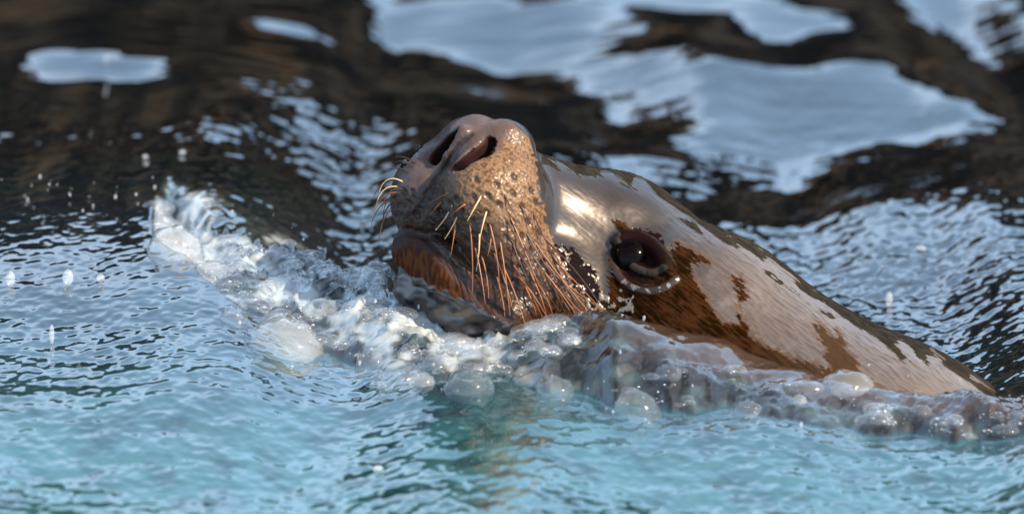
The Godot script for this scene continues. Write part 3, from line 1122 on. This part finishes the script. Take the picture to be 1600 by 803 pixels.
func build_bubbles() -> void:
	var clear := StandardMaterial3D.new()
	clear.resource_name = "bubble skin"
	clear.transparency = BaseMaterial3D.TRANSPARENCY_ALPHA
	clear.albedo_color = Color(0.95, 0.97, 0.98, 0.05)
	clear.roughness = 0.05
	clear.metallic_specular = 0.7
	var milky := clear.duplicate()
	milky.resource_name = "milky bubble skin"
	milky.albedo_color = Color(0.95, 0.96, 0.95, 0.13)
	var white := clear.duplicate()
	white.resource_name = "white bubble skin"
	white.albedo_color = Color(0.95, 0.96, 0.95, 0.19)
	var froth := StandardMaterial3D.new()
	froth.resource_name = "froth"
	froth.albedo_color = Color(0.86, 0.88, 0.88)
	froth.roughness = 0.7
	# px, py of the middle of the foot, half width, height, milky, label
	var list := [
		[272, 394, 46, 48, 2, "largest glassy bubble at the far left end of the froth"],
		[440, 540, 62, 50, 2, "broad white bubble low on the left front of the bow wave"],
		[625, 596, 38, 40, 0, "round glassy bubble on the wave edge below the chin"],
		[580, 566, 25, 28, 0, "greenish round bubble left of the bubble cluster below the chin"],
		[680, 572, 28, 24, 0, "flat clear bubble between two glassy ones under the chin"],
		[732, 606, 38, 34, 0, "wide clear bubble at the right end of the cluster below the chin"],
		[660, 598, 20, 22, 1, "small white bubble tucked between round glassy bubbles below the chin"],
		[598, 606, 9, 12, 1, "tiny bright white bubble on the wave foot below the chin"],
		[868, 612, 30, 30, 0, "grey glassy bubble on the wave front under the whisker tips"],
		[995, 648, 38, 46, 0, "jagged glassy bubble at the wave foot below the eye"],
		[1325, 602, 40, 28, 1, "pale smooth bubble against the neck where it enters the water"],
		[1250, 628, 13, 16, 1, "small sparkling bubble on the right of the bow wave"],
		[588, 426, 28, 24, 1, "white bubble touching the left corner of the mouth"],
		[364, 500, 24, 28, 0, "upright clear bubble left of the broad white bubble"],
		[450, 416, 18, 13, 1, "small flat bubble alone behind the left froth"],
		[488, 412, 22, 15, 0, "thin clear bubble right of the small flat bubble"],
		[332, 425, 32, 22, 1, "milky bubble beside the largest glassy bubble"],
		[398, 392, 13, 14, 0, "little clear bubble on the back edge of the left froth"],
		[430, 448, 30, 22, 1, "white dome in the middle of the left froth"],
		[365, 440, 22, 18, 0, "clear dome left of the white froth middle"],
		[520, 536, 17, 18, 0, "small round bubble right of the broad white bubble"],
		[505, 480, 26, 20, 1, "milky bubble on the crest between froth and chin"],
		[572, 496, 12, 18, 1, "small bright bubble just left of the chin"],
		[1045, 582, 22, 16, 0, "flat clear bubble on the wave back below the eye"],
		[1170, 640, 24, 18, 0, "greenish flat bubble on the right half of the wave"],
		[1440, 640, 18, 12, 0, "faint flat bubble near the right edge of the wave"]]
	var k := 0
	for q in list:
		var p := on_water(q[0], q[1])
		var o := put("bubble", dome(k), [clear, milky, white][q[4]])
		o.position = p - Vector3(0, 0.002, 0)
		var w: float = q[2] * S
		o.basis = Basis(Vector3.UP, k * 1.3) * Basis.from_scale(Vector3.ONE)
		o.scale = Vector3(w, q[3] * S * 0.95, w)
		tag(o, q[5], "bubble", "bubbles along the bow wave")
		k += 1
	# froth too fine to count
	scatter("foam", froth, 1000, 0.0003, 0.0010, 3)
	scatter("foam", clear, 620, 0.0016, 0.0120, 4)
	spray(dm_(), 150)
	# drops in the air
	var ball := SphereMesh.new()
	ball.radius = 1.0
	ball.height = 2.0
	ball.radial_segments = 20
	ball.rings = 10
	var dm := dm_()
	for q in [
		[15, 435, 8, 13, "white water drop at the far left edge above the calm water"], [105, 433, 9, 14, "bright oval water drop second from the left edge"], [156, 434, 7, 7, "small pale drop right of the bright oval drop"],
		[80, 522, 4, 16, "thin falling drop over the blue water at lower left"], [165, 90, 2.4, 8, "tiny falling drop over the dark water at upper left"], [1390, 466, 6, 13, "slanting water drop right of the neck"],
		[1440, 387, 9, 4, "small flat fleck of water over the chop at right"], [226, 244, 5, 4, "lone speck of water left of the muzzle rings"], [284, 237, 6, 4, "speck of water nearest the muzzle rings"], [590, 732, 8, 5, "white fleck on the turquoise water in front"]]:
		var o := put("water_drop", ball, dm)
		var p := on_water(q[0], q[1] + q[3])
		o.position = p + Vector3(0, q[3] * S * 1.05, 0)
		o.scale = Vector3(q[2], q[3], q[2]) * S
		tag(o, q[4], "drop", "drops thrown up by the sea lion")

func dm_() -> StandardMaterial3D:
	var dm := StandardMaterial3D.new()
	dm.resource_name = "water drop"
	dm.transparency = BaseMaterial3D.TRANSPARENCY_ALPHA
	dm.albedo_color = Color(0.95, 0.97, 0.98, 0.22)
	dm.roughness = 0.08
	dm.metallic_specular = 0.7
	return dm

func spray(mat: Material, count: int) -> void:
	# fine drops thrown off the crest
	var r := RandomNumberGenerator.new()
	r.seed = 12
	var ball := SphereMesh.new()
	ball.radius = 1.0
	ball.height = 2.0
	ball.radial_segments = 10
	ball.rings = 6
	var mm := MultiMesh.new()
	mm.transform_format = MultiMesh.TRANSFORM_3D
	mm.mesh = ball
	mm.instance_count = count
	for i in count:
		var x := r.randf_range(-0.48, 0.12) if r.randf() < 0.7 else r.randf_range(-0.5, 0.6)
		var z := lerpf(table(rk, r_foot, x), table(rk, r_crest, x), r.randf_range(-0.5, 1.6))
		var s := 0.0004 + 0.0012 * pow(r.randf(), 3.0)
		mm.set_instance_transform(i, Transform3D(Basis.from_scale(Vector3(s, s * r.randf_range(1.0, 2.2), s)), Vector3(x, water_y(x, z) + 0.03 * pow(r.randf(), 2.0) + 0.001, z)))
	var o := MultiMeshInstance3D.new()
	o.name = "spray"
	o.multimesh = mm
	o.material_override = mat
	add_child(o, true)
	tag(o, "fine spray of tiny drops over the bow wave", "spray", "", "stuff")

func scatter(called: String, mat: Material, count: int, r0: float, r1: float, seed_: int) -> void:
	var r := RandomNumberGenerator.new()
	r.seed = seed_
	var ball := SphereMesh.new()
	ball.radius = 1.0
	ball.height = 2.0
	ball.radial_segments = 10
	ball.rings = 6
	var mm := MultiMesh.new()
	mm.transform_format = MultiMesh.TRANSFORM_3D
	mm.mesh = ball
	var ts: Array = []
	var tries := 0
	while ts.size() < count and tries < 200000:
		tries += 1
		var x := r.randf_range(-0.36, 0.55)
		if x > 0.06 and r.randf() > 0.14: continue
		var foot := table(rk, r_foot, x)
		var crest := table(rk, r_crest, x)
		var z := lerpf(foot, crest, r.randf_range(0.02, lerpf(1.25, 0.6, smoothstep(-0.02, 0.08, x))))
		var d := n4.get_noise_2d(x * 16.0, z * 11.0) + n2.get_noise_2d(x * 50.0, z * 35.0) * 0.35
		if d < 0.12 - 0.12 * smoothstep(0.0, -0.2, x): continue
		var y := water_y(x, z)
		if froth_here < 0.1: continue
		var s := lerpf(r0, r1, pow(r.randf(), 3.2))
		ts.append(Transform3D(Basis.from_scale(Vector3(s * r.randf_range(1.0, 1.7), s * 0.65, s * r.randf_range(1.0, 1.5))), Vector3(x, y + s * 0.15, z)))
	mm.instance_count = ts.size()
	for i in ts.size():
		mm.set_instance_transform(i, ts[i])
	var o := MultiMeshInstance3D.new()
	o.name = called
	o.multimesh = mm
	o.material_override = mat
	add_child(o, true)
	tag(o, "fine white froth riding on the bow wave", "foam", "", "stuff")
